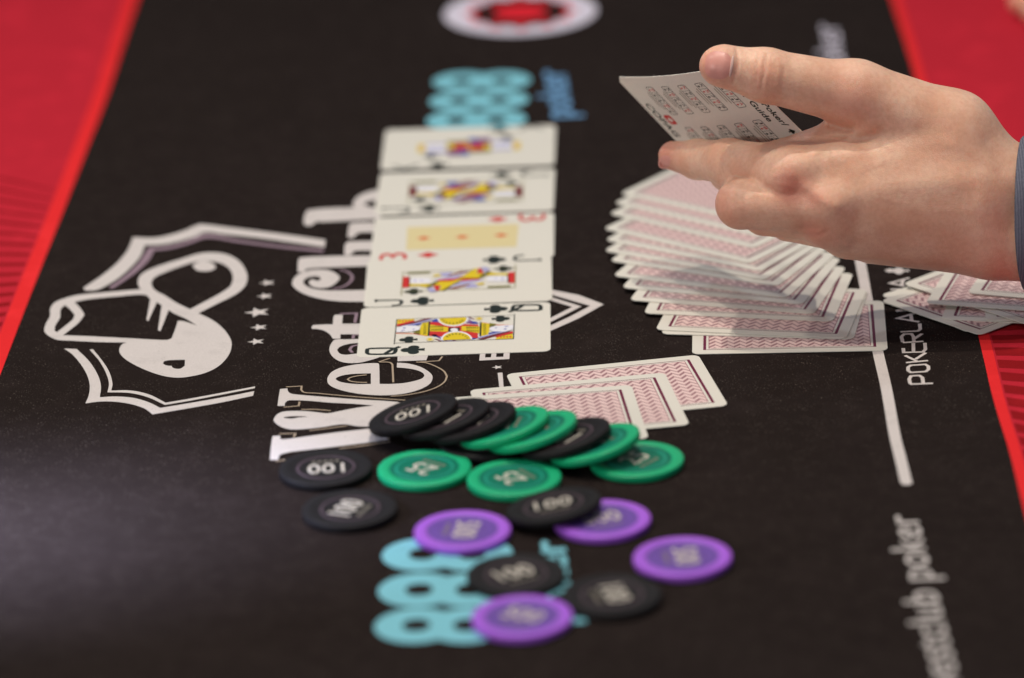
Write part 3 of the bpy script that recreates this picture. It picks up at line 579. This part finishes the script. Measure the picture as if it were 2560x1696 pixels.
flat_chip('black', 1529.6, 1485, -75, 'black 100 chip beside the blue lettering, out of focus')
def tilt_chip(colr, c3, d, th, spin, label):
    d = Vector((d[0], d[1], 0)).normalized(); X = Vector((d.x * math.cos(th), d.y * math.cos(th), math.sin(th))); Zn = Vector((-d.x * math.sin(th), -d.y * math.sin(th), math.cos(th))); Y = Zn.cross(X)
    M = Matrix((X, Y, Zn)).transposed().to_4x4(); M.translation = Vector(c3) - Zn * 0.0016
    a0 = math.degrees(math.atan2(d.y, d.x)); chip(colr, M, spin, label)
p = P(1384.5, 1262, 0.0066); tilt_chip('black', (p.x, p.y, 0.0054), (1, -0.55), math.radians(9.2), 34, 'black 100 chip tilted, resting on a purple chip')
ROW = ['black', 'black', 'black', 'green', 'green', 'black', 'green']
NMS = ['black 100 chip on top of the leaning row, covering the letter W', 'black chip second in the leaning row, under the top black chip', 'black chip third in the leaning row, against a green chip', 'green chip in the leaning row, between a black and a green chip', 'green chip in the leaning row, between a green and a black chip', 'black chip in the leaning row, between two green chips', 'green chip in the leaning row, leaning over the flat green chip']
LIFT = (2.7, 2.7, 2.7, 2.6, 2.4, 1.2, 0.2)
A0 = Vector(P(1033, 1034, 0.0112)); A1 = Vector(P(1487, 1110, 0.0085)); dr = (A1 - A0); th = math.radians(14.8)
for i in range(7):
    cpos = A0 + dr * ((i + (0.0, 0.08, -0.06, 0.03, -0.04, 0.05, 0)[i]) / 6); zc = 0.020 * math.sin(th) + 0.0016 * math.cos(th) + 0.0011 + LIFT[i] / 1000
    tilt_chip(ROW[i], (cpos.x, cpos.y, zc), dr.xy + Vector((0, 0.012)), th, (198, 150, 170, 95, 110, 150, 130)[i], NMS[i])
flat_chip('black', 1212, 1098, 40, 'black chip lying flat underneath the leaning row, mostly hidden', 0.0014)
# ------------------------------------------------------------------ hands: implicit surface -> one continuous mesh
H0 = 2.114
PX = 1 / (2.233)            # hand drawing is given in pixels of the zoom 1500,80 x2.233
def hp(cx, cy, z):           # -> view aligned millimetres (x right, y up, z towards the viewer), at depth 2470-z
    u = 1500 + cx * PX; v = 80 + cy * PX; k = (H0 * 1000 - z) / FPX
    return np.array([(u - 1280) * k, (848 - v) * k, z])
def cam_to_world(v): return CP + FW * (H0 - v[2] / 1000) + RT * (v[0] / 1000) + UP * (v[1] / 1000)
def surface_nets(f, o, h):
    s = f < 0; nx, ny, nz = f.shape
    cs = np.zeros((nx-1, ny-1, nz-1), np.int8)
    for a in (0, 1):
        for b in (0, 1):
            for c_ in (0, 1): cs += s[a:nx-1+a, b:ny-1+b, c_:nz-1+c_]
    act = (cs > 0) & (cs < 8); idx = np.argwhere(act); num = -np.ones(act.shape, np.int64); num[act] = np.arange(len(idx))
    acc = np.zeros((len(idx), 3)); cnt = np.zeros(len(idx)); I = idx
    cor = [(a, b, c_) for a in (0, 1) for b in (0, 1) for c_ in (0, 1)]
    for i, p0 in enumerate(cor):
        for p1 in cor[i+1:]:
            if sum(abs(x - y) for x, y in zip(p0, p1)) != 1: continue
            f0 = f[I[:,0]+p0[0], I[:,1]+p0[1], I[:,2]+p0[2]]; f1 = f[I[:,0]+p1[0], I[:,1]+p1[1], I[:,2]+p1[2]]
            m = (f0 < 0) != (f1 < 0); t = f0[m] / (f0[m] - f1[m])
            acc[m] += np.array(p0) + t[:, None] * (np.array(p1) - np.array(p0)); cnt[m] += 1
    V = (I + acc / cnt[:, None]) * h + o; quads = []
    for ax in range(3):
        b, c_ = [(1, 2), (2, 0), (0, 1)][ax]; sl0 = [slice(None)] * 3; sl1 = [slice(None)] * 3; sl0[ax] = slice(0, -1); sl1[ax] = slice(1, None)
        e = np.argwhere(s[tuple(sl0)] != s[tuple(sl1)]); e = e[(e[:, b] > 0) & (e[:, c_] > 0) & (e[:, b] < f.shape[b]-1) & (e[:, c_] < f.shape[c_]-1)]
        q = []
        for db, dc in ((1, 1), (0, 1), (0, 0), (1, 0)):
            k = e.copy(); k[:, b] -= db; k[:, c_] -= dc; q.append(num[k[:,0], k[:,1], k[:,2]])
        q = np.stack(q, 1); flip = ~s[e[:,0], e[:,1], e[:,2]]; q[flip] = q[flip][:, ::-1]; quads.append(q)
    return V, np.concatenate(quads)
def seg_dist2d(X, Y, pts):
    best = np.full(X.shape, 1e9)
    for (x0, y0), (x1, y1) in zip(pts[:-1], pts[1:]):
        dx, dy = x1 - x0, y1 - y0; t = np.clip(((X - x0) * dx + (Y - y0) * dy) / (dx * dx + dy * dy), 0, 1); best = np.minimum(best, np.hypot(X - x0 - t * dx, Y - y0 - t * dy))
    return best
def sdf_build(prims, lo, hi, h, marks=()):
    lo = np.array(lo, float); n = np.ceil((np.array(hi) - lo) / h).astype(int) + 1
    ax = [lo[i] + h * np.arange(n[i]) for i in range(3)]; f = np.full(n, 60.0, np.float64)
    for a, b, ra, rb, k in prims:
        a = np.array(a, float); b = np.array(b, float); pad = max(ra, rb) + 12
        i0 = np.maximum(0, np.floor((np.minimum(a, b) - pad - lo) / h).astype(int)); i1 = np.minimum(n, np.ceil((np.maximum(a, b) + pad - lo) / h).astype(int) + 1)
        if (i1 <= i0).any(): continue
        X = ax[0][i0[0]:i1[0], None, None]; Y = ax[1][None, i0[1]:i1[1], None]; Z = ax[2][None, None, i0[2]:i1[2]]
        d = b - a; L2 = max(1e-9, d @ d); t = np.clip(((X - a[0]) * d[0] + (Y - a[1]) * d[1] + (Z - a[2]) * d[2]) / L2, 0, 1)
        di = np.sqrt((X - a[0] - t*d[0])**2 + (Y - a[1] - t*d[1])**2 + (Z - a[2] - t*d[2])**2) - (ra + (rb - ra) * t)
        s = f[i0[0]:i1[0], i0[1]:i1[1], i0[2]:i1[2]]; hh = np.clip(0.5 + 0.5 * (s - di) / k, 0, 1)
        f[i0[0]:i1[0], i0[1]:i1[1], i0[2]:i1[2]] = s * (1 - hh) + di * hh - k * hh * (1 - hh)
    X2, Y2 = np.meshgrid(ax[0], ax[1], indexing='ij')
    for pts, wd, amt, z0 in marks:      # raised tendons (amt > 0) and creases (amt < 0) on the side facing the viewer
        g = amt * np.exp(-(seg_dist2d(X2, Y2, pts) / wd) ** 2); zz = np.clip((ax[2] - z0) / 5, 0, 1)
        f -= g[:, :, None] * zz[None, None, :]
    return f, lo, ax
def build_body(name, prims, lo, hi, h, marks, flush, parent, to_world):
    f, o, ax = sdf_build(prims, lo, hi, h, marks); V, Qd = surface_nets(f, o, h)
    keep = np.ones(len(V)); fl = np.zeros(len(V))
    for c3, r, amt in flush: fl = np.maximum(fl, amt * np.exp(-(((V - np.array(c3)) ** 2).sum(1)) / (r * r)))
    base = parent.location; W = [to_world(v) - base for v in V]
    me = mesh(name, W, Qd.tolist(), M_SKIN, True); at = me.attributes.new('flush', 'FLOAT', 'POINT'); at.data.foreach_set('value', fl.astype(np.float32))
    return obj(name, me, parent), f, o, h
def C(*pts): return [tuple(hp(x, y, 5)[:2]) for x, y in pts]
pr_ = []
def cap(a, b, ra, rb, k=5.0): pr_.append((hp(*a), hp(*b), ra, rb, k))
# wrist and forearm
cap((2230, 885, -4), (3100, 1030, -8), 19.5, 24, 8); cap((2230, 1128, -6), (3100, 1180, -10), 20.5, 24, 8)
# metacarpal block
cap((1060, 792, 6), (1950, 780, 2), 12.5, 19, 7); cap((1285, 945, 9), (2080, 900, 3), 12, 19, 7); cap((1300, 1050, 5), (2080, 1020, 1), 12, 18, 7); cap((1380, 1130, -4), (2120, 1120, -4), 11, 18, 7)
cap((1520, 1165, -14), (2200, 1190, -12), 10.5, 14, 6); cap((1500, 800, -14), (2050, 900, -10), 14, 20, 7)
# thumb
cap((1965, 570, -2), (1430, 352, 6), 18.8, 15.4, 8); cap((1430, 352, 6), (925, 243, 15), 14.2, 11.8, 6); cap((925, 243, 15), (690, 192, 17), 11.6, 9.6, 4); cap((690, 192, 19), (652, 190, 19), 8.4, 7.6, 3)
cap((2200, 820, -4), (1965, 575, -2), 18, 18.5, 8)
# web between thumb and forefinger
cap((1420, 565, -8), (1800, 600, -6), 10, 15, 9); cap((1325, 590, -6), (1060, 690, -8), 8, 8.5, 7)
# forefinger
cap((1060, 792, 6), (720, 728, -22), 12.4, 10.6, 7); cap((720, 728, -22), (545, 712, -42), 10.2, 9.0, 3); cap((545, 712, -42), (408, 692, -52), 8.8, 6.8, 3)
# middle finger, bent under
cap((1285, 960, 9), (785, 960, 2), 12.0, 11.4, 1.0); cap((785, 968, 2), (800, 850, -24), 10.6, 9.0, 1.6); cap((800, 850, -24), (700, 800, -44), 8.8, 7.4, 1.6)
# ring and little finger, bent under
cap((1320, 1050, 4), (915, 1012, -10), 11.2, 10.2, 5.0); cap((915, 1012, -10), (930, 900, -36), 9.6, 8.2, 1.6); cap((930, 900, -36), (860, 840, -52), 8.0, 7.0, 1.6)
cap((1400, 1120, -6), (1050, 1060, -24), 9.8, 8.8, 5.0); cap((1050, 1060, -24), (1060, 960, -42), 8.4, 7.2, 1.8)
# knuckles
for x, y, z, r in ((1075, 820, 9, 9), (1275, 965, 13, 9), (1270, 1075, 7, 8)): cap((x, y, z), (x + 30, y, z), r, r, 7)
MK = [(C((1100, 745), (1500, 640), (1950, 640)), 4.2, 0.5, 6), (C((1290, 950), (1650, 860), (2100, 830)), 4.4, 0.4, 6), (C((1190, 670), (1500, 545)), 2.6, 0.9, 0), (C((1150, 880), (1290, 985)), 3.0, 1.2, 10),
      (C((1500, 770), (1950, 730)), 7.0, -0.4, 6), (C((1450, 1030), (1950, 1000)), 8.0, -0.6, 2), (C((1420, 700), (1250, 830)), 7.0, -0.4, 6),
      (C((920, 150), (905, 250), (885, 330)), 1.0, -0.45, 6), (C((945, 160), (935, 250), (925, 320)), 1.0, -0.36, 6), (C((900, 180), (890, 280)), 0.9, -0.3, 6), (C((965, 180), (955, 300)), 0.9, -0.25, 6), (C((870, 160), (858, 300)), 0.9, -0.25, 6), (C((752, 118), (760, 190), (735, 285)), 1.0, -0.55, 8), (C((1010, 230), (1000, 340)), 1.3, -0.3, 6),
      (C((700, 838), (820, 862), (930, 890)), 1.6, -0.7, -25), (C((1290, 520), (1400, 545)), 1.6, -1.0, -10),
      (C((690, 640), (668, 720), (680, 800)), 1.2, -0.35, -30), (C((650, 640), (632, 720), (640, 800)), 1.2, -0.3, -30), (C((520, 650), (512, 740)), 1.0, -0.3, -50),
      (C((1090, 1130), (1190, 1145), (1260, 1120)), 1.0, -0.35, -10), (C((1130, 1090), (1210, 1105)), 0.9, -0.3, -10), (C((940, 868), (1000, 872), (1070, 905)), 1.4, -0.36, 4), (C((975, 835), (1040, 845), (1100, 875)), 1.4, -0.32, 4), (C((960, 900), (1050, 930)), 1.4, -0.3, 4), (C((1010, 815), (1090, 840)), 1.3, -0.25, 4), (C((690, 960), (700, 1030)), 1.0, -0.3, -5), (C((1420, 770), (1700, 700), (2000, 700)), 1.8, 0.12, 6), (C((1560, 930), (1800, 1010), (2080, 1000)), 1.8, 0.10, 6), (C((1700, 480), (1900, 620), (2150, 720)), 2.0, 0.10, 6), (C((2160, 620), (2230, 760)), 4, -0.5, 0)]
FL = [(hp(1060, 880, 22), 9, 0.75), (hp(1180, 930, 24), 7, 0.5), (hp(1200, 1120, 14), 9, 0.55), (hp(640, 190, 26), 9, 0.55), (hp(390, 690, -50), 9, 0.7), (hp(1400, 380, 20), 11, 0.35), (hp(700, 960, 5), 11, 0.35), (hp(1560, 1160, 5), 7, 0.35), (hp(900, 260, 26), 7, 0.25), (hp(820, 1060, 0), 12, 0.3)]
lo = (hp(290, 1480, 0)[0] , hp(300, 1500, 0)[1], -72); hi = (hp(3080, 0, 0)[0], hp(0, 30, 0)[1], 42)
dealer = empty('person', cam_to_world(hp(2700, 1050, 0))); tag(dealer, 'bare hand with grey blue cuff pinching a card over the fanned deck', 'person')
hand, HF, HO, HH = build_body('hand', pr_, lo, hi, 0.7, MK, FL, dealer, cam_to_world)
def front_z(x, y):
    i = (np.array([x, y]) - HO[:2]) / HH; i0 = np.floor(i).astype(int); fr = i - i0; col = 0
    for a in (0, 1):
        for b in (0, 1): col = col + HF[i0[0]+a, i0[1]+b, :] * ((fr[0] if a else 1 - fr[0]) * (fr[1] if b else 1 - fr[1]))
    neg = np.where(col < 0)[0]
    if len(neg) == 0: return None
    k = neg[-1]; t = col[k] / (col[k] - col[k + 1]); return HO[2] + (k + t) * HH
def nail(name, cx, cy, ax_, ay_, rot, mat, lift, parent, dom=0.25, n=9, rings_=7, under=None):
    vs = []; fs = []; cr = math.cos(rot); sr = math.sin(rot)
    for i in range(rings_ + 1):
        r = i / rings_
        for j in range(4 * n):
            a = 2 * math.pi * j / (4 * n); ca, sa = math.cos(a), math.sin(a)
            qx = math.copysign(abs(ca) ** 0.75, ca) * ax_ * r; qy = math.copysign(abs(sa) ** 0.75, sa) * ay_ * r
            x, y, _ = hp(cx + qx * cr - qy * sr, cy + qx * sr + qy * cr, 20)
            z = front_z(x, y)
            if z is None: z = vs_last
            vs_last = z; vs.append((x, y, z + lift + dom * (1 - r ** 4) - (0.35 if i == rings_ else 0)))
    m = 4 * n
    for i in range(rings_):
        for j in range(m): k = (j + 1) % m; fs.append((i*m + j, (i+1)*m + j, (i+1)*m + k, i*m + k))
    W = [cam_to_world(v) - parent.location for v in vs]; me = mesh(name, W, [f[::-1] for f in fs], mat, True); return obj(name, me, under or parent)
thumb_nail = nail('thumb_nail', 656, 190, 82, 88, 0.10, M_NAIL, 0.04, dealer, 0.12)
nail('nail_lunula', 731, 196, 8, 62, 0.16, M_LUNULA, 0.28, dealer, 0.12, under=thumb_nail)
nail('finger_nail', 388, 694, 34, 40, 0.1, M_NAIL, 0.05, dealer, 0.15)
# sleeve cuff: a folded cloth tube round the wrist
def sleeve(parent):
    vs = []; fs = []; n = 64; rows = [(1.6, -1.6), (0, -0.8), (-1.5, 0), (-1.0, 0.6), (3, 1.2), (8, 0.9), (8.8, 0.3), (9.6, 0.9), (20, 1.4), (40, 2.2), (60, 3.0), (82, 4.0), (140, 7.0), (220, 11.0), (330, 16.0)]
    for dx, gr in rows:
        for i in range(n):
            a = 2 * math.pi * i / n; ca, sa = math.cos(a), math.sin(a)     # a = 0 towards the viewer, 90 deg up
            c0 = hp(2385, 1005, -6); wob = 0.8 * math.sin(3 * a + dx * .1) + 0.5 * math.sin(7 * a - dx * .13)
            vs.append((c0[0] - 7.0 * ca + dx, c0[1] + (34.5 + gr + wob * .6) * sa - dx * 0.10, c0[2] + (25 + gr + wob * .6) * ca))
    for r in range(len(rows) - 1):
        for i in range(n): j = (i + 1) % n; fs.append((r*n + i, (r+1)*n + i, (r+1)*n + j, r*n + j))
    W = [cam_to_world(v) - parent.location for v in vs]; return obj('sleeve_cuff', mesh('sleeve_cuff', W, [f[::-1] for f in fs], M_SLEEVE, True), parent)
sleeve(dealer)
# ------------------------------------------------------------------ the card held in the hand: poker guide card, gently bent
Az = -58.0
A_cam = hp(0, 0, 0) * 0; uA, vA = 1422 * 1.0815, 178 * 1.0815; kA = (H0 * 1000 - Az) / FPX
A_cam = np.array([(uA - 1280) * kA, (848 - vA) * kA, Az])
def guide(s, t):     # s = 0..88 along the card's length (bottom edge to title), t = 0..63 across
    k = s / 88.0
    u0 = np.array([0.570, 0.030, 0.82]); u1 = np.array([0.612, 0.000, 0.79])
    um = u0 + (u1 - u0) * (k * 0.5); um = um / np.linalg.norm(um)
    r0 = np.array([0.645, -0.640, -0.42]); r1 = np.array([0.700, -0.600, -0.40]); r = r0 + (r1 - r0) * k; r = r - um * (r @ um) * 0.9; r = r / np.linalg.norm(r)
    nrm = np.cross(r, um)
    return A_cam + um * s + r * t + nrm * (3.0 * math.sin(math.pi * k)), nrm
gc_o = cam_to_world(guide(44, 31)[0]); gcard = empty('guide_card', gc_o); tag(gcard, 'white poker guide card with small printed hands, pinched between thumb and fingers', 'playing card')
def gmap(pts, lift): 
    out = []
    for s, t in pts: q, nn = guide(s, t); out.append(cam_to_world(q + nn * lift) - gc_o)
    return out
def card_sheet():
    n = 24; m = 14; ringpts = []; vs = []; fs = []; rad = 3.4
    for side in (0.15, -0.15):
        for i in range(n + 1):
            s = 88 * i / n; e = min(s, 88 - s); ins = 0 if e >= rad else rad - math.sqrt(max(0, rad * rad - (rad - e) ** 2))
            for j in range(m + 1): t = ins + (63 - 2 * ins) * j / m; q, nn = guide(s, t); vs.append(cam_to_world(q + nn * side) - gc_o)
    N = (n + 1) * (m + 1)
    for i in range(n):
        for j in range(m):
            a = i * (m + 1) + j; b = a + m + 1; fs += [(a, a + 1, b + 1, b), (N + a, N + b, N + b + 1, N + a + 1)]
    bd = [(i, 0) for i in range(n + 1)] + [(n, j) for j in range(1, m + 1)] + [(i, m) for i in range(n - 1, -1, -1)] + [(0, j) for j in range(m - 1, 0, -1)]
    ids = [i * (m + 1) + j for i, j in bd]
    for a, b in zip(ids, ids[1:] + ids[:1]): fs.append((a, b, N + b, N + a))
    me = mesh('card_stock', vs, fs, M_CARD, False); return obj('card_stock', me, gcard)
card_sheet()
def gflat(name, rings2, mat, lift=0.20):
    vl = [[Vector((p[0], p[1], 0)) for p in r] for r in rings2]; tri = tessellate_polygon(vl); fl = [p for r in vl for p in r]
    obj(name, mesh(name, gmap([(p.x, p.y) for p in fl], lift), [tuple(t) for t in tri], mat), gcard)
def gtext(name, body, s0, t0, wd, ht, mat, lift=0.21):     # reading direction = +t, letter tops towards +s
    vs, fs = text_mesh(body); obj(name, mesh(name, gmap([(s0 + y * ht, t0 + x * wd) for x, y in vs], lift), fs, mat), gcard)
def gline(pts, wd, mat, lift=0.2, closed=False, name='guide_outline'):
    vs, fs = strip(pts, wd, 0, closed); obj(name, mesh(name, gmap([(x, y) for x, y, _ in vs], lift), fs, mat), gcard)
gtext('maker_lettering', 'COPAG', 3.2, 18.5, 23.5, 4.6, M_INK)
gflat('maker_emblem', [[(12.2 + x, 30.0 + y) for x, y in rr(2.9, 3.3, 1.6)]], M_RINK, 0.19)
gflat('maker_emblem_spade', [[(12.4 + y * 1.9, 30.0 + x * 2.0) for x, y in spade_ring()]], M_CARD, 0.24)
gtext('title_lettering', 'Guia de Poker/', 81.2, 5, 37.5, 3.7, M_INK); gtext('title_lettering', 'Poker Guide', 75.4, 7, 31, 3.6, M_INK)
gflat('title_spade', [[(83.0 + y * 2.0, 46.5 + x * 2.0) for x, y in spade_ring()]], M_INK, 0.22)
ranks = [('9','Q','7','8','10'),('5','6','K','A','K'),('K','9','5','K','A'),('K','5','7','9','9'),('J','8','4','J','A')]
for col_, t0 in enumerate((7.2, 35.8)):
    for r in range(5):
        s0 = 18.0 + r * 12.3; w5 = 3.75
        gline([(x + s0 + 2.2, y + t0 + 9.4) for x, y in rr(2.6, 9.6, 0.8, 2)], 0.32, M_INK, closed=True)
        for k in range(1, 5): gline([(s0 - 0.3, t0 + k * w5), (s0 + 4.7, t0 + k * w5)], 0.18, M_INK)
        for k in range(5):
            red = (r * 3 + k * 2 + col_) % 5 < 2; mt = M_RINK if red else M_INK
            gtext('mini_rank', ranks[r][k], s0 + 2.4, t0 + 0.7 + k * w5, 2.1, 1.9, mt)
            gflat('mini_suit', [[(s0 + 0.9 + y * 0.85, t0 + 1.85 + k * w5 + x * 0.85) for x, y in (diamond_ring() if red else spade_ring())]], mt, 0.21)
        gline([(s0 - 2.0, t0 + 3.0), (s0 - 2.0, t0 + 15.5)], 0.5, M_GLINT, name='guide_caption'); gline([(s0 - 3.6, t0 + 4.5), (s0 - 3.6, t0 + 14)], 0.5, M_GLINT, name='guide_caption')
# ------------------------------------------------------------------ second hand resting on the far red side
o2 = P(2590, 30); far = empty('person', (o2.x + 0.07, o2.y, 0)); tag(far, 'out of focus hand resting on the red side of the table', 'person')
p2 = []
def cap2(a, b, ra, rb, k=4): p2.append((a, b, ra, rb, k))
for i, (dy, l) in enumerate(((-27, 0), (-9, -5), (9, -2), (26, 10))):
    cap2((10 + l, dy, 13), (38 + l, dy * .9, 28), 8.2, 9.2, 3); cap2((38 + l, dy * .9, 28), (78, dy * .8, 32), 9.4, 11, 3); cap2((78, dy * .8, 32), (150, dy * .5, 26), 12.5, 16, 7)
    cap2((-4 + l, dy, 9), (10 + l, dy, 13), 7.2, 8.2, 3)
cap2((70, -44, 14), (30, -46, 10), 10, 8.5, 4); cap2((70, -44, 14), (130, -20, 22), 11, 15, 6); cap2((150, -8, 25), (260, -4, 34), 22, 24, 8); cap2((150, 10, 25), (260, 8, 34), 21, 24, 8)
tw2 = lambda v: Vector((o2.x + v[0] / 1000, o2.y + v[1] / 1000, v[2] / 1000))
build_body('hand', p2, (-22, -66, -4), (240, 62, 70), 1.6, [], [((0, -9, 12), 16, 0.5), ((38, -9, 34), 14, 0.4)], far, tw2)
